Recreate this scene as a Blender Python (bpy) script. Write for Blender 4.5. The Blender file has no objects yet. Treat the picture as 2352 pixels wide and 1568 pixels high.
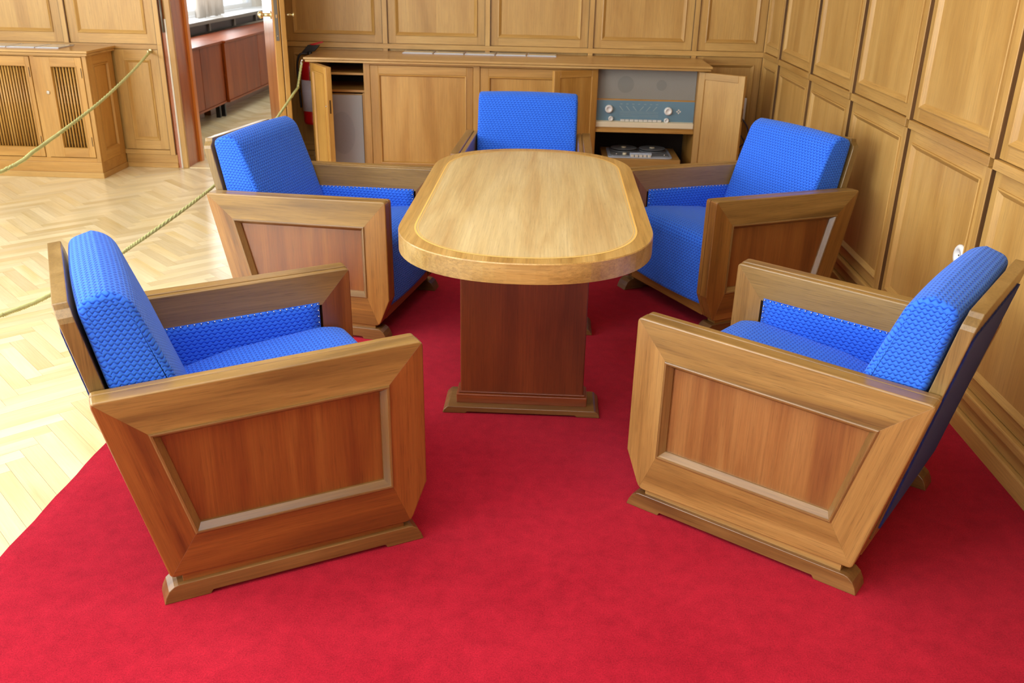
import bpy, math, random
from mathutils import Vector, Matrix
PI = math.pi
rnd = random.Random(7)
sc = bpy.context.scene
col = sc.collection

# ------------------------------------------------------------------ camera
cd = bpy.data.cameras.new('camera'); cam = bpy.data.objects.new('camera', cd); col.objects.link(cam)
FW = Vector((-0.03143179, 0.92039623, -0.38972147)); RT = Vector((0.99892697, 0.0421963, 0.01908863)); UP = Vector((-0.0340139, 0.38870329, 0.92073493))
m = Matrix((( RT.x, UP.x, -FW.x, 0), (RT.y, UP.y, -FW.y, 0), (RT.z, UP.z, -FW.z, 1.5279), (0, 0, 0, 1)))
cam.matrix_world = m
cd.sensor_width = 36; cd.lens = 36 * 2095.6 / 2352; cd.clip_start = .05; cd.clip_end = 100
cd.dof.use_dof = True; cd.dof.focus_distance = 2.7; cd.dof.aperture_fstop = 7
sc.camera = cam

# ------------------------------------------------------------------ world, light, exposure
w = bpy.data.worlds.new('world'); sc.world = w; w.use_nodes = True
bg = w.node_tree.nodes['Background']; bg.inputs[0].default_value = (.86, .94, 1, 1); bg.inputs[1].default_value = 3.2
def area(name, loc, rot, sx, sy, e, c=(1, .98, .95)):
    l = bpy.data.lights.new(name, 'AREA'); l.shape = 'RECTANGLE'; l.size = sx; l.size_y = sy; l.energy = e; l.color = c
    o = bpy.data.objects.new(name, l); o.location = loc; o.rotation_euler = rot; col.objects.link(o)
for yy, en in ((-1.3, 235), (1.5, 120), (4.3, 56)):
    area('window_light', (-5.50, yy, 1.75), (0, -PI/2, 0), 1.7, 1.9, en, (.94, .98, 1))
for xx, en in ((-3.6, 66), (-.6, 24)):
    area('window_light', (xx, -3.3, 1.75), (PI/2, 0, 0), 2.0, 1.7, en, (.95, .98, 1))
area('window_light', (-3.86, 9.9, 1.62), (0, -PI/2, 0), 1.4, 4.2, 135, (.95, .98, 1))
area('overhead_fill', (-1.9, 1.2, 2.96), (0, 0, 0), 4.2, 4.2, 152, (.98, .99, 1))  # soft fill added from above for seats and table; no real lamp
area('overhead_fill', (-2.0, 9.8, 2.86), (0, 0, 0), 2.4, 4.4, 52, (.98, .99, 1))  # added overhead fill that brightens the next room
sc.view_settings.view_transform = 'Standard'; sc.view_settings.look = 'None'
sc.view_settings.gamma = 1; sc.view_settings.use_curve_mapping = False
sc.view_settings.exposure = -0.14

# ------------------------------------------------------------------ materials
def lin(c):
    return tuple(((v/255)/12.92 if v/255 <= .04045 else ((v/255+.055)/1.055)**2.4) for v in c) + (1,)
def newmat(name):
    mt = bpy.data.materials.new(name); mt.use_nodes = True; nt = mt.node_tree
    return mt, nt, nt.nodes['Principled BSDF']
def N(nt, t, **k):
    n = nt.nodes.new(t)
    for a, b in k.items(): setattr(n, a, b)
    return n
def mix(nt, f, a, b, mode='MIX'):
    n = N(nt, 'ShaderNodeMix', data_type='RGBA', blend_type=mode)
    for i, v in ((0, f), (6, a), (7, b)):
        if hasattr(v, 'links'): nt.links.new(v, n.inputs[i])
        else: n.inputs[i].default_value = v
    return n.outputs[2]
def mth(nt, op, a, b=None, c=None):
    n = N(nt, 'ShaderNodeMath', operation=op)
    for i, v in enumerate((a, b, c)):
        if v is None: continue
        if hasattr(v, 'links'): nt.links.new(v, n.inputs[i])
        else: n.inputs[i].default_value = v
    return n.outputs[0]
def ramp(nt, fac, stops):
    n = N(nt, 'ShaderNodeValToRGB'); nt.links.new(fac, n.inputs[0]); r = n.color_ramp
    while len(r.elements) < len(stops): r.elements.new(.5)
    for e, (p_, c_) in zip(r.elements, stops): e.position = p_; e.color = c_ if len(c_) == 4 else tuple(c_)+(1,)
    return n.outputs[0]
def wood(name, light, mid, dark, rough=.35, band=5.0, coat=.25, tone=.25, fine=.5, pore=.35, bump=.12, spec=.5):
    mt, nt, b = newmat(name)
    at = N(nt, 'ShaderNodeAttribute', attribute_name='gr'); tn = N(nt, 'ShaderNodeAttribute', attribute_name='tone')
    def noise(sv, detail, dist=0, rough_=.5):
        mp = N(nt, 'ShaderNodeMapping'); mp.inputs['Scale'].default_value = sv; nt.links.new(at.outputs['Vector'], mp.inputs[0])
        n = N(nt, 'ShaderNodeTexNoise'); n.inputs['Scale'].default_value = 1; n.inputs['Detail'].default_value = detail
        n.inputs['Distortion'].default_value = dist; n.inputs['Roughness'].default_value = rough_
        nt.links.new(mp.outputs[0], n.inputs['Vector']); return n.outputs['Fac']
    n1 = noise((1.1, band*1.6, band*1.6), 3, .8)
    n2 = noise((4, 170, 170), 3, 0, .6)
    n3 = noise((14, 520, 520), 2)
    c = ramp(nt, n1, [(.28, lin(dark)), (.5, lin(mid)), (.72, lin(light))])
    f = ramp(nt, n2, [(.3, (1-fine*.55,)*3), (.7, (1+fine*.12,)*3)])
    c = mix(nt, 1.0, c, f, 'MULTIPLY')
    p_ = ramp(nt, n3, [(.30, (1-pore,)*3), (.42, (1, 1, 1))])
    c = mix(nt, 1.0, c, p_, 'MULTIPLY')
    t = ramp(nt, tn.outputs['Fac'], [(0, (1-tone, 1-tone*1.15, 1-tone*1.4)), (1, (1+tone*.15,)*3)])
    c = mix(nt, 1.0, c, t, 'MULTIPLY')
    nt.links.new(c, b.inputs['Base Color'])
    b.inputs['Roughness'].default_value = rough
    b.inputs['Coat Weight'].default_value = coat; b.inputs['Coat Roughness'].default_value = .3
    b.inputs['Specular IOR Level'].default_value = spec
    bp = N(nt, 'ShaderNodeBump'); bp.inputs['Strength'].default_value = bump; bp.inputs['Distance'].default_value = .001
    nt.links.new(n2, bp.inputs['Height']); nt.links.new(bp.outputs[0], b.inputs['Normal'])
    return mt
def plain(name, c, rough=.5, metal=0, coat=0, noise=0, nscale=40, spec=.5):
    mt, nt, b = newmat(name)
    if noise:
        tc = N(nt, 'ShaderNodeTexCoord'); n = N(nt, 'ShaderNodeTexNoise'); n.inputs['Scale'].default_value = nscale; n.inputs['Detail'].default_value = 4
        nt.links.new(tc.outputs['Object'], n.inputs['Vector'])
        k = ramp(nt, n.outputs['Fac'], [(.3, (1-noise,)*3), (.7, (1, 1, 1))])
        nt.links.new(mix(nt, 1.0, lin(c), k, 'MULTIPLY'), b.inputs['Base Color'])
    else: b.inputs['Base Color'].default_value = lin(c)
    b.inputs['Roughness'].default_value = rough; b.inputs['Metallic'].default_value = metal; b.inputs['Coat Weight'].default_value = coat
    b.inputs['Specular IOR Level'].default_value = spec
    return mt
M = {}
M['oak'] = wood('oak_wall', (210, 170, 100), (200, 158, 88), (184, 140, 72), rough=.42, band=4, coat=.12, tone=.16, fine=.3, pore=.22)
M['oak_top'] = wood('oak_top', (204, 164, 98), (194, 152, 86), (178, 134, 70), rough=.25, band=4, coat=.5, tone=.1, fine=.3, pore=.15)
M['oak_cab'] = wood('oak_cabinet', (206, 160, 86), (194, 146, 72), (174, 124, 52), rough=.4, band=5, coat=.15, tone=.14, fine=.3, pore=.2)
M['walnut'] = wood('chair_walnut', (168, 120, 56), (148, 100, 42), (112, 74, 30), rough=.33, band=7, coat=.35, tone=0.12, fine=.5, pore=.35)
M['walnut_edge'] = wood('chair_worn_edge', (168, 140, 90), (150, 122, 70), (122, 96, 52), rough=.3, band=6, coat=.4, tone=.12, fine=.5, pore=.35)
M['mahog'] = wood('chair_red_panel', (148, 92, 38), (132, 76, 28), (112, 58, 20), rough=.35, band=9, coat=0.45, tone=.12, fine=.35, pore=.25)
M['table'] = wood('table_veneer', (218, 200, 150), (208, 186, 132), (192, 162, 108), rough=0.42, band=7, coat=0.5, tone=.06, fine=.35, pore=.2)
M['table_edge'] = wood('table_edge', (210, 176, 108), (194, 156, 86), (162, 122, 58), rough=.3, band=8, coat=.4, tone=.05, fine=.5, pore=.3)
M['pedestal'] = wood('pedestal_veneer', (142, 72, 32), (124, 60, 26), (102, 48, 20), rough=.38, band=4, coat=.25, tone=.05, fine=.4, pore=.3)
M['inlay'] = plain('maple_inlay', (232, 190, 104), .35)
M['parquet'] = wood('parquet_oak', (248, 238, 202), (241, 228, 186), (230, 210, 154), rough=.24, band=3, coat=.35, tone=0.2, fine=.2, pore=.1, bump=.05)
M['rosewood'] = wood('red_veneer', (146, 70, 22), (128, 56, 16), (104, 42, 12), spec=.2, rough=0.4, band=4, coat=0, tone=.12, fine=.4, pore=0.1)
M['door_red'] = wood('door_lining', (186, 106, 44), (168, 90, 34), (138, 70, 24), rough=.22, band=5, coat=0.2, tone=.1, fine=.3, pore=.2)
M['stain_shade'] = wood('dark_batten_side', (112, 80, 44), (98, 68, 36), (80, 54, 28), rough=.5, band=4, coat=.05, tone=.1, fine=.4, pore=.3)  # stained wood, darkened further to carry the shade on the batten sides
M['walnut_top'] = wood('chair_olive_rail', (172, 138, 78), (154, 120, 62), (118, 88, 44), rough=.36, band=7, coat=.35, tone=.1, fine=.42, pore=.35)
M['moulding'] = wood('chair_moulding', (150, 116, 66), (132, 98, 52), (106, 74, 36), rough=.3, band=6, coat=.5, tone=.1, fine=.4, pore=.2)
M['runner'] = wood('chair_runner', (146, 108, 60), (126, 88, 44), (98, 64, 30), rough=.35, band=6, coat=.35, tone=.1, fine=.5, pore=.3)
M['walnut_red'] = wood('chair_walnut_red', (150, 92, 40), (132, 76, 30), (104, 56, 22), rough=.33, band=7, coat=.35, tone=.12, fine=.4, pore=.3)
M['walnut_tan'] = wood('chair_walnut_tan', (180, 142, 82), (164, 124, 66), (134, 96, 46), rough=.33, band=7, coat=.4, tone=.12, fine=.4, pore=.3)
M['panel_tan'] = wood('chair_tan_panel', (158, 112, 60), (142, 94, 46), (124, 76, 36), rough=.35, band=9, coat=.45, tone=.1, fine=.35, pore=.25)
M['taupecone'] = plain('grille_cone', (134, 134, 128), .95)
M['door_face'] = wood('door_face', (204, 146, 88), (190, 126, 68), (168, 100, 46), rough=.25, band=4, coat=.5, tone=.08, fine=.3, pore=.15)
M['orange_casing'] = wood('orange_casing', (214, 132, 46), (204, 118, 36), (176, 92, 24), rough=.3, band=4, coat=.3, tone=.08, fine=.3, pore=.15)
M['gapdark'] = plain('joint_dark', (70, 46, 22), .8)
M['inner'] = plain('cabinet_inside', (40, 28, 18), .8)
M['plaster'] = plain('plaster', (232, 228, 220), .9, noise=.03, nscale=8)
M['black'] = plain('black_metal', (26, 26, 30), .4)
M['dark_slot'] = plain('bronze_slot', (84, 62, 34), .45, .6)
M['brass'] = plain('brass', (222, 214, 170), .3, 1)
M['chrome'] = plain('chrome', (215, 215, 215), .18, 1)
M['white'] = plain('white_plastic', (236, 238, 236), .35)
M['ivory'] = plain('ivory_plastic', (236, 226, 196), .4)
M['key'] = plain('key_plastic', (226, 226, 218), .35)
M['greycloth'] = plain('grey_speaker_cloth', (176, 178, 178), .95, noise=.12, nscale=260)
M['greycloth2'] = plain('dark_speaker_cone', (166, 169, 171), .95, noise=.12, nscale=260)
M['taupecloth'] = plain('taupe_grille_cloth', (150, 148, 140), .95, noise=.12, nscale=260)
M['dial'] = plain('dial_glass', (116, 150, 170), .2, coat=.6)
M['dialmark'] = plain('dial_print', (160, 184, 192), .5)
M['deck'] = plain('tape_deck_metal', (186, 200, 222), .4, 0)
M['reel'] = plain('tape_reel', (140, 146, 152), .3, .1)
M['red'] = plain('red_enamel', (188, 16, 24), .3, coat=.4)
M['label'] = plain('label_print', (208, 206, 222), .5, noise=.1, nscale=60)
M['cable'] = plain('blue_cable', (62, 70, 110), .5)
M['sheet'] = plain('laminated_sheet', (190, 214, 222), .2, coat=.8, noise=.15, nscale=9)
M['sheet_edge'] = plain('acrylic_edge', (196, 196, 206), .3)
M['rope'] = plain('rope_cord', (194, 200, 136), .7)
M['whitepaint'] = plain('white_paint_strip', (206, 196, 180), .5)
M['steel'] = plain('sill_steel', (112, 108, 100), .4, .3)
M['winframe'] = plain('window_frame', (235, 238, 240), .5)
def cloth_mat(name, c_hi, c_mid, c_lo, bump=.9):
    mt, nt, b = newmat(name)
    uv = N(nt, 'ShaderNodeUVMap'); uv.uv_map = 'UVMap'; sp = N(nt, 'ShaderNodeSeparateXYZ'); nt.links.new(uv.outputs[0], sp.inputs[0])
    a = mth(nt, 'MULTIPLY', sp.outputs[0], 1/.0182); bb = mth(nt, 'MULTIPLY', sp.outputs[1], 1/.0122)
    row = mth(nt, 'FLOOR', bb)
    def bound(k):      # k-th scalloped seam line: rows alternate by half a cell
        r_ = mth(nt, 'ADD', row, float(k))
        ph = mth(nt, 'ADD', mth(nt, 'MULTIPLY', a, 2*PI), mth(nt, 'MULTIPLY', r_, PI*.62))
        return mth(nt, 'MULTIPLY_ADD', mth(nt, 'COSINE', ph), .21, r_)
    d = None
    for k in (-1, 0, 1, 2):
        q = mth(nt, 'ABSOLUTE', mth(nt, 'SUBTRACT', bb, bound(k)))
        q = mth(nt, 'ADD', q, mth(nt, 'MULTIPLY_ADD', mth(nt, 'COSINE', mth(nt, 'ADD', mth(nt, 'MULTIPLY', a, 2*PI), mth(nt, 'MULTIPLY', mth(nt, 'ADD', row, float(k)), PI*.62))), .06, .06))
        d = q if d is None else mth(nt, 'MINIMUM', d, q)
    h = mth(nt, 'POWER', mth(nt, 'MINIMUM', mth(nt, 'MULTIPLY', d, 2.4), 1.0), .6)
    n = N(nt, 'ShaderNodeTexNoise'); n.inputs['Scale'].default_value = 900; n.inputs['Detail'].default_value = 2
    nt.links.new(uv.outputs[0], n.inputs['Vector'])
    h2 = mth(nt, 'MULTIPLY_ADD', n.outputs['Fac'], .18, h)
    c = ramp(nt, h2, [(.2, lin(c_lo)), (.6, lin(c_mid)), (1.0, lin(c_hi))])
    nt.links.new(c, b.inputs['Base Color'])
    b.inputs['Roughness'].default_value = .8; b.inputs['Sheen Weight'].default_value = .32; b.inputs['Sheen Roughness'].default_value = .4
    b.inputs['Sheen Tint'].default_value = (.5, .7, 1, 1); b.inputs['Specular IOR Level'].default_value = .15
    bp = N(nt, 'ShaderNodeBump'); bp.inputs['Strength'].default_value = bump; bp.inputs['Distance'].default_value = .0028
    nt.links.new(h2, bp.inputs['Height']); nt.links.new(bp.outputs[0], b.inputs['Normal'])
    return mt
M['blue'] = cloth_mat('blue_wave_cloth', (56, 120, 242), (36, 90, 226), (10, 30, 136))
M['blue_shaded'] = plain('shaded_back_cloth', (30, 48, 120), .9, noise=.2, nscale=200)  # same blue cloth, darkened to paint in the shade behind the chairs
def carpet_mat():
    mt, nt, b = newmat('red_carpet')
    tc = N(nt, 'ShaderNodeTexCoord')
    def nz(s, d, r=.5):
        n = N(nt, 'ShaderNodeTexNoise'); n.inputs['Scale'].default_value = s; n.inputs['Detail'].default_value = d; n.inputs['Roughness'].default_value = r
        nt.links.new(tc.outputs['Object'], n.inputs['Vector']); return n.outputs['Fac']
    a = nz(2.2, 5, .6); f = nz(260, 4, .8); g = nz(22, 4, .65)
    c = ramp(nt, a, [(.3, lin((168, 22, 43))), (.7, lin((186, 32, 53)))])
    c = mix(nt, 1.0, c, ramp(nt, g, [(.3, (.80,)*3), (.7, (1.05,)*3)]), 'MULTIPLY')
    c = mix(nt, 1.0, c, ramp(nt, f, [(.3, (.55,)*3), (.62, (1.15,)*3)]), 'MULTIPLY')
    nt.links.new(c, b.inputs['Base Color']); b.inputs['Roughness'].default_value = .95; b.inputs['Specular IOR Level'].default_value = .04
    b.inputs['Sheen Weight'].default_value = .12; b.inputs['Sheen Tint'].default_value = (1, .3, .4, 1)
    bp = N(nt, 'ShaderNodeBump'); bp.inputs['Strength'].default_value = .6; bp.inputs['Distance'].default_value = .004
    nt.links.new(f, bp.inputs['Height']); nt.links.new(bp.outputs[0], b.inputs['Normal'])
    return mt
M['carpet'] = carpet_mat()
def curtain_mat():
    mt, nt, b = newmat('sheer_curtain')
    b.inputs['Base Color'].default_value = lin((214, 206, 196)); b.inputs['Roughness'].default_value = .9
    b.inputs['Transmission Weight'].default_value = 0
    tr = N(nt, 'ShaderNodeBsdfTranslucent'); tr.inputs[0].default_value = lin((214, 206, 196)); mx = N(nt, 'ShaderNodeMixShader'); mx.inputs[0].default_value = .5
    nt.links.new(b.outputs[0], mx.inputs[1]); nt.links.new(tr.outputs[0], mx.inputs[2]); nt.links.new(mx.outputs[0], nt.nodes['Material Output'].inputs[0])
    return mt
M['curtain'] = curtain_mat()
def glass_mat():
    mt, nt, b = newmat('window_glass')
    b.inputs['Transmission Weight'].default_value = 1; b.inputs['Roughness'].default_value = 0; b.inputs['IOR'].default_value = 1.45
    return mt
M['glass'] = glass_mat()

# ------------------------------------------------------------------ mesh helpers
AX = {'x': Vector((1, 0, 0)), 'y': Vector((0, 1, 0)), 'z': Vector((0, 0, 1))}
class MB:
    """collects shapes into ONE mesh; each shape carries its own grain coordinates"""
    def __init__(s): s.v = []; s.f = []; s.g = []; s.t = []; s.sm = []; s.u = {}
    def add(s, verts, faces, g='z', smooth=False, tone=None, off=None):
        n = len(s.v); g = AX[g] if isinstance(g, str) else Vector(g).normalized()
        a = Vector((0, 0, 1)) if abs(g.z) < .9 else Vector((1, 0, 0))
        a = (a - g*a.dot(g)).normalized(); b_ = g.cross(a)
        o = off or Vector((rnd.uniform(-50, 50), rnd.uniform(-50, 50), rnd.uniform(-50, 50)))
        tn = rnd.random() if tone is None else tone
        for p in verts:
            p = Vector(p); s.v.append(p); s.g.append((p.dot(g)+o.x, p.dot(a)+o.y, p.dot(b_)+o.z)); s.t.append(tn)
        for f in faces: s.f.append(tuple(i+n for i in f)); s.sm.append(smooth)
        return s
    def box(s, x0, x1, y0, y1, z0, z1, g='z', **k):
        x0, x1 = min(x0, x1), max(x0, x1); y0, y1 = min(y0, y1), max(y0, y1); z0, z1 = min(z0, z1), max(z0, z1)
        v = [(x0,y0,z0),(x1,y0,z0),(x1,y1,z0),(x0,y1,z0),(x0,y0,z1),(x1,y0,z1),(x1,y1,z1),(x0,y1,z1)]
        return s.add(v, [(0,3,2,1),(4,5,6,7),(0,1,5,4),(1,2,6,5),(2,3,7,6),(3,0,4,7)], g, **k)
    def prism(s, poly, h0, h1, axis='y', g='x', **k):
        """poly in the two other axes (x,z for y; y,z for x; x,y for z)"""
        def P(a, b, h): return {'y': (a, h, b), 'x': (h, a, b), 'z': (a, b, h)}[axis]
        ar = sum(poly[i][0]*poly[(i+1) % len(poly)][1]-poly[(i+1) % len(poly)][0]*poly[i][1] for i in range(len(poly)))
        if ar < 0: poly = poly[::-1]
        if h0 > h1: h0, h1 = h1, h0
        n = len(poly); v = [P(a, b, h0) for a, b in poly]+[P(a, b, h1) for a, b in poly]
        f = [tuple(range(n))[::-1], tuple(range(n, 2*n))]+[(i, (i+1) % n, (i+1) % n+n, i+n) for i in range(n)]
        if axis == 'y': f = [q[::-1] for q in f]
        return s.add(v, f, g, **k)
    def cyl(s, c, r, h, axis='z', n=16, r2=None, g=None, smooth=True, **k):
        r2 = r if r2 is None else r2; c = Vector(c)
        e1, e2, e3 = {'z': (AX['x'], AX['y'], AX['z']), 'x': (AX['y'], AX['z'], AX['x']), 'y': (AX['z'], AX['x'], AX['y'])}[axis]
        v = []; 
        for rr, hh in ((r, 0), (r2, h)):
            for i in range(n): a = 2*PI*i/n; v.append(c+e1*rr*math.cos(a)+e2*rr*math.sin(a)+e3*hh)
        f = [(i, (i+1) % n, (i+1) % n+n, i+n) for i in range(n)]
        s.add(v, f, g or axis, smooth=smooth, **k)
        nn = len(s.v)-2*n
        s.f += [tuple(nn+i for i in range(n))[::-1], tuple(nn+n+i for i in range(n))]; s.sm += [False, False]
        return s
    def lathe(s, c, prof, n=20, axis='z'):
        c = Vector(c); e1, e2, e3 = {'z': (AX['x'], AX['y'], AX['z']), 'x': (AX['y'], AX['z'], AX['x']), 'y': (AX['z'], AX['x'], AX['y'])}[axis]
        v = [c+e1*r*math.cos(2*PI*i/n)+e2*r*math.sin(2*PI*i/n)+e3*h for r, h in prof for i in range(n)]
        f = [(j*n+i, j*n+(i+1) % n, (j+1)*n+(i+1) % n, (j+1)*n+i) for j in range(len(prof)-1) for i in range(n)]
        s.add(v, f, axis, smooth=True); k = len(s.v)-len(v)
        s.f += [tuple(k+i for i in range(n))[::-1], tuple(k+(len(prof)-1)*n+i for i in range(n))]; s.sm += [False, False]
        return s
    def tube(s, pts, r, n=8):
        pts = [Vector(p) for p in pts]; v = []
        up = Vector((0, 0, 1))
        for i, p in enumerate(pts):
            d = (pts[min(i+1, len(pts)-1)]-pts[max(i-1, 0)]).normalized()
            a = up.cross(d); a = a.normalized() if a.length > 1e-3 else Vector((1, 0, 0)); b_ = d.cross(a)
            for k in range(n): t = 2*PI*k/n; v.append(p+a*r*math.cos(t)+b_*r*math.sin(t))
        f = [(j*n+i, j*n+(i+1) % n, (j+1)*n+(i+1) % n, (j+1)*n+i) for j in range(len(pts)-1) for i in range(n)]
        f += [tuple(range(n))[::-1], tuple((len(pts)-1)*n+i for i in range(n))]
        return s.add(v, f, 'x', smooth=True)
    def build(s, name, mat, parent=None, bevel=0, seg=2, xf=None, loc=None, wf=None):
        me = bpy.data.meshes.new(name)
        vs = s.v if xf is None else [xf(*p) for p in s.v]
        me.from_pydata([tuple(p) for p in vs], [], s.f)
        a = me.attributes.new('gr', 'FLOAT_VECTOR', 'POINT'); a.data.foreach_set('vector', [c for g in s.g for c in g])
        a = me.attributes.new('tone', 'FLOAT', 'POINT'); a.data.foreach_set('value', s.t)
        me.polygons.foreach_set('use_smooth', s.sm)
        me.materials.append(M[mat] if isinstance(mat, str) else mat); me.update()
        o = bpy.data.objects.new(name, me); col.objects.link(o)
        if parent: o.parent = parent
        if loc: o.location = loc
        if bevel:
            b_ = o.modifiers.new('Bevel', 'BEVEL'); b_.width = bevel; b_.segments = seg; b_.limit_method = 'ANGLE'; b_.angle_limit = math.radians(35)
            if wf:
                b_.limit_method = 'WEIGHT'; at = me.attributes.new('bevel_weight_edge', 'FLOAT', 'EDGE')
                for e in me.edges: at.data[e.index].value = wf(me.vertices[e.vertices[0]].co, me.vertices[e.vertices[1]].co)
        return o
def tag(o, label, cat, group=None, kind=None):
    o['label'] = label; o['category'] = cat
    if group: o['group'] = group
    if kind: o['kind'] = kind
    return o
def thing(name, label, cat, loc=(0, 0, 0), rz=0, group=None):
    o = bpy.data.objects.new(name, None); col.objects.link(o); o.location = loc; o.rotation_euler = (0, 0, rz); o.empty_display_size = .1
    return tag(o, label, cat, group)
def copy_tree(o, parent=None):
    c = o.copy(); col.objects.link(c); c.parent = parent
    for ch in list(o.children): copy_tree(ch, c)
    return c
def struct(o): o['kind'] = 'structure'; return o

XR, YB = 1.5235, 6.802
FZ = -.008      # parquet surface; the carpet pile stands at z = 0

# ------------------------------------------------------------------ room shell
fl = struct(MB().box(-6, 1.7, -3.5, 7.05, -.12, FZ-.012).box(-4.2, .2, 7.05, 13.2, -.12, FZ-.012).build('floor', 'gapdark'))
struct(MB().box(-6, 1.7, -3.5, YB+.1, 3.0, 3.15).build('ceiling', 'plaster'))
struct(MB().box(-4.2, .2, YB+.1, 13.2, 2.9, 3.15).build('ceiling', 'plaster'))
DL, DR, DTOP, WT = -2.715, -2.03, 2.25, .22
wb = MB().box(-5.65, DL-.04, YB, YB+WT, FZ-.01, 3, 'z').box(DR, 1.7, YB, YB+WT, FZ-.01, 3, 'z').box(DL-.04, DR, YB, YB+WT, DTOP, 3, 'x')
wall_back = struct(wb.build('wall_back', 'oak'))
wall_right = struct(MB().box(XR, XR+.2, -3.5, YB, -.02, 3, 'z').build('wall_right', 'oak'))
wl = MB(); wf = MB()
for z0, z1 in ((-.02, .9), (2.6, 3)): wl.box(-5.75, -5.55, -3.4, 7.02, z0, z1); wf.box(-5.65, 1.7, -3.6, -3.42, z0, z1)
ys = [-3.4, -2.25, -.35, .55, 2.45, 3.35, 5.25, 7.02]
for i in range(0, 8, 2): wl.box(-5.75, -5.55, ys[i], ys[i+1], .9, 2.6)
for a, b in ((-5.65, -4.6), (-2.6, -1.6), (.4, 1.7)): wf.box(a, b, -3.6, -3.42, .9, 2.6)
wall_left = struct(wl.build('wall_left', 'plaster')); wall_front = struct(wf.build('wall_front', 'plaster'))
wn = 1
def window_frame(bx, along, p, a0, a1, z0, z1, parent=None):
    global wn
    f = MB(); g = MB(); t = .05
    def B(mb, u0, u1, zz0, zz1, d):
        if along == 'y': mb.box(p-d, p+d, u0, u1, zz0, zz1)
        else: mb.box(u0, u1, p-d, p+d, zz0, zz1)
    B(f, a0, a1, z0, z0+t, .03); B(f, a0, a1, z1-t, z1, .03)
    for q in (a0, (a0+a1)/2-t/2, a1-t): B(f, q, q+t, z0+t, z1-t, .03)
    o = f.build('window_%d' % wn, 'winframe'); struct(o); wn += 1
    for u0, u1 in ((a0+t, (a0+a1)/2-t/2), ((a0+a1)/2+t/2, a1-t)):
        g = MB(); B(g, u0, u1, z0+t, z1-t, .003); g.build('pane', 'glass', o)
for a, b in ((-2.25, -.35), (.55, 2.45), (3.35, 5.25)): window_frame(0, 'y', -5.66, a, b, .9, 2.6)
for a, b in ((-4.6, -2.6), (-1.6, .4)): window_frame(0, 'x', -3.5, a, b, .9, 2.6)

# second room, seen through the doorway
r2 = MB().box(-4.1, -3.92, 7.05, 13.2, -.02, .80).box(-4.1, -3.92, 7.05, 13.2, 2.45, 2.95).box(-4.1, -3.92, 7.05, 7.6, .8, 2.45).box(-4.1, -3.92, 12.7, 13.2, .8, 2.45)
struct(r2.build('wall_far_left', 'plaster'))
struct(MB().box(-4.1, .2, 13.0, 13.2, -.02, 3).build('wall_far_back', 'plaster'))
struct(MB().box(0, .2, 7.02, 13.2, -.02, 3).build('wall_far_right', 'plaster'))
window_frame(0, 'y', -4.0, 7.6, 10.1, .84, 2.45); window_frame(0, 'y', -4.0, 10.15, 12.7, .84, 2.45)
struct(MB().box(-3.99, -3.622, 7.3, 12.9, .805, .835, 'y').build('trim_1', 'winframe'))
struct(MB().box(-3.622, -3.60, 7.3, 12.9, .803, .836, 'y').build('trim_2', 'steel'))
t = thing('radiator_cover', 'black panelled radiator cover under the bright window beyond the doorway', 'radiator cover', (-3.62, 7.3, 0))
MB().box(-.28, -.02, 0, 5.55, .72, .80).build('body', 'black', t)
for k in range(7): MB().box(-.02, 0, .3+k*.82, .34+k*.82, .722, .80).build('post', 'steel', t)
def low_cab(name, y0, y1, dx, label):
    t = thing(name, label, 'cabinet', (-3.18+dx, y0, FZ))
    L = y1-y0; D = .40+dx
    MB().box(-D, -.02, 0, L, .16, .70, 'y').build('body', 'rosewood', t)
    MB().box(-D, .012, 0, L, .70, .722, 'y').build('top', 'rosewood', t, .003)
    MB().box(-D, .006, 0, L, .142, .16, 'y').build('base_edge', 'rosewood', t)
    n = 2 if L < 1.6 else 3
    for k in range(n): MB().box(-.02, 0, L*k/n+.004, L*(k+1)/n-.004, .162, .698, 'z').build('door', 'rosewood', t, .002)
    MB().box(-D+.02, -.22, .05, L-.05, .0, .142, 'y').build('plinth', 'mahog', t)
    for yy in (.02, L-.05):
        MB().box(-.10, -.06, yy, yy+.03, 0, .142).build('leg', 'black', t)
low_cab('low_cabinet', 7.35, 9.10, 0, 'low red-brown veneered cabinet closest to the door frame in the next room')
low_cab('low_cabinet', 9.115, 12.3, .025, 'low red-brown veneered cabinet farther along the window wall of next room')
def curtain(y0, y1, x, z0, lab):
    pts = []; n = 60; v = []; f = []
    for i in range(n+1):
        y = y0+(y1-y0)*i/n; dx = .03*math.sin(i*.9)+.01*math.sin(i*2.3)
        v += [(x+dx, y, z0+.01*math.sin(i*.7)), (x+dx, y, 2.5)]
    f = [(2*i, 2*i+2, 2*i+3, 2*i+1) for i in range(n)]
    mb = MB(); mb.add(v, f, 'z', smooth=True); o = mb.build('curtain', 'curtain'); tag(o, lab, 'curtain')
    so = o.modifiers.new('Solid', 'SOLIDIFY'); so.thickness = .002
curtain(10.15, 10.95, -3.78, .845, 'wide sheer grey curtain hanging at the window beyond the doorway')
curtain(11.35, 11.85, -3.78, .98, 'narrow sheer curtain at the far end of the next room window')

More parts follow.
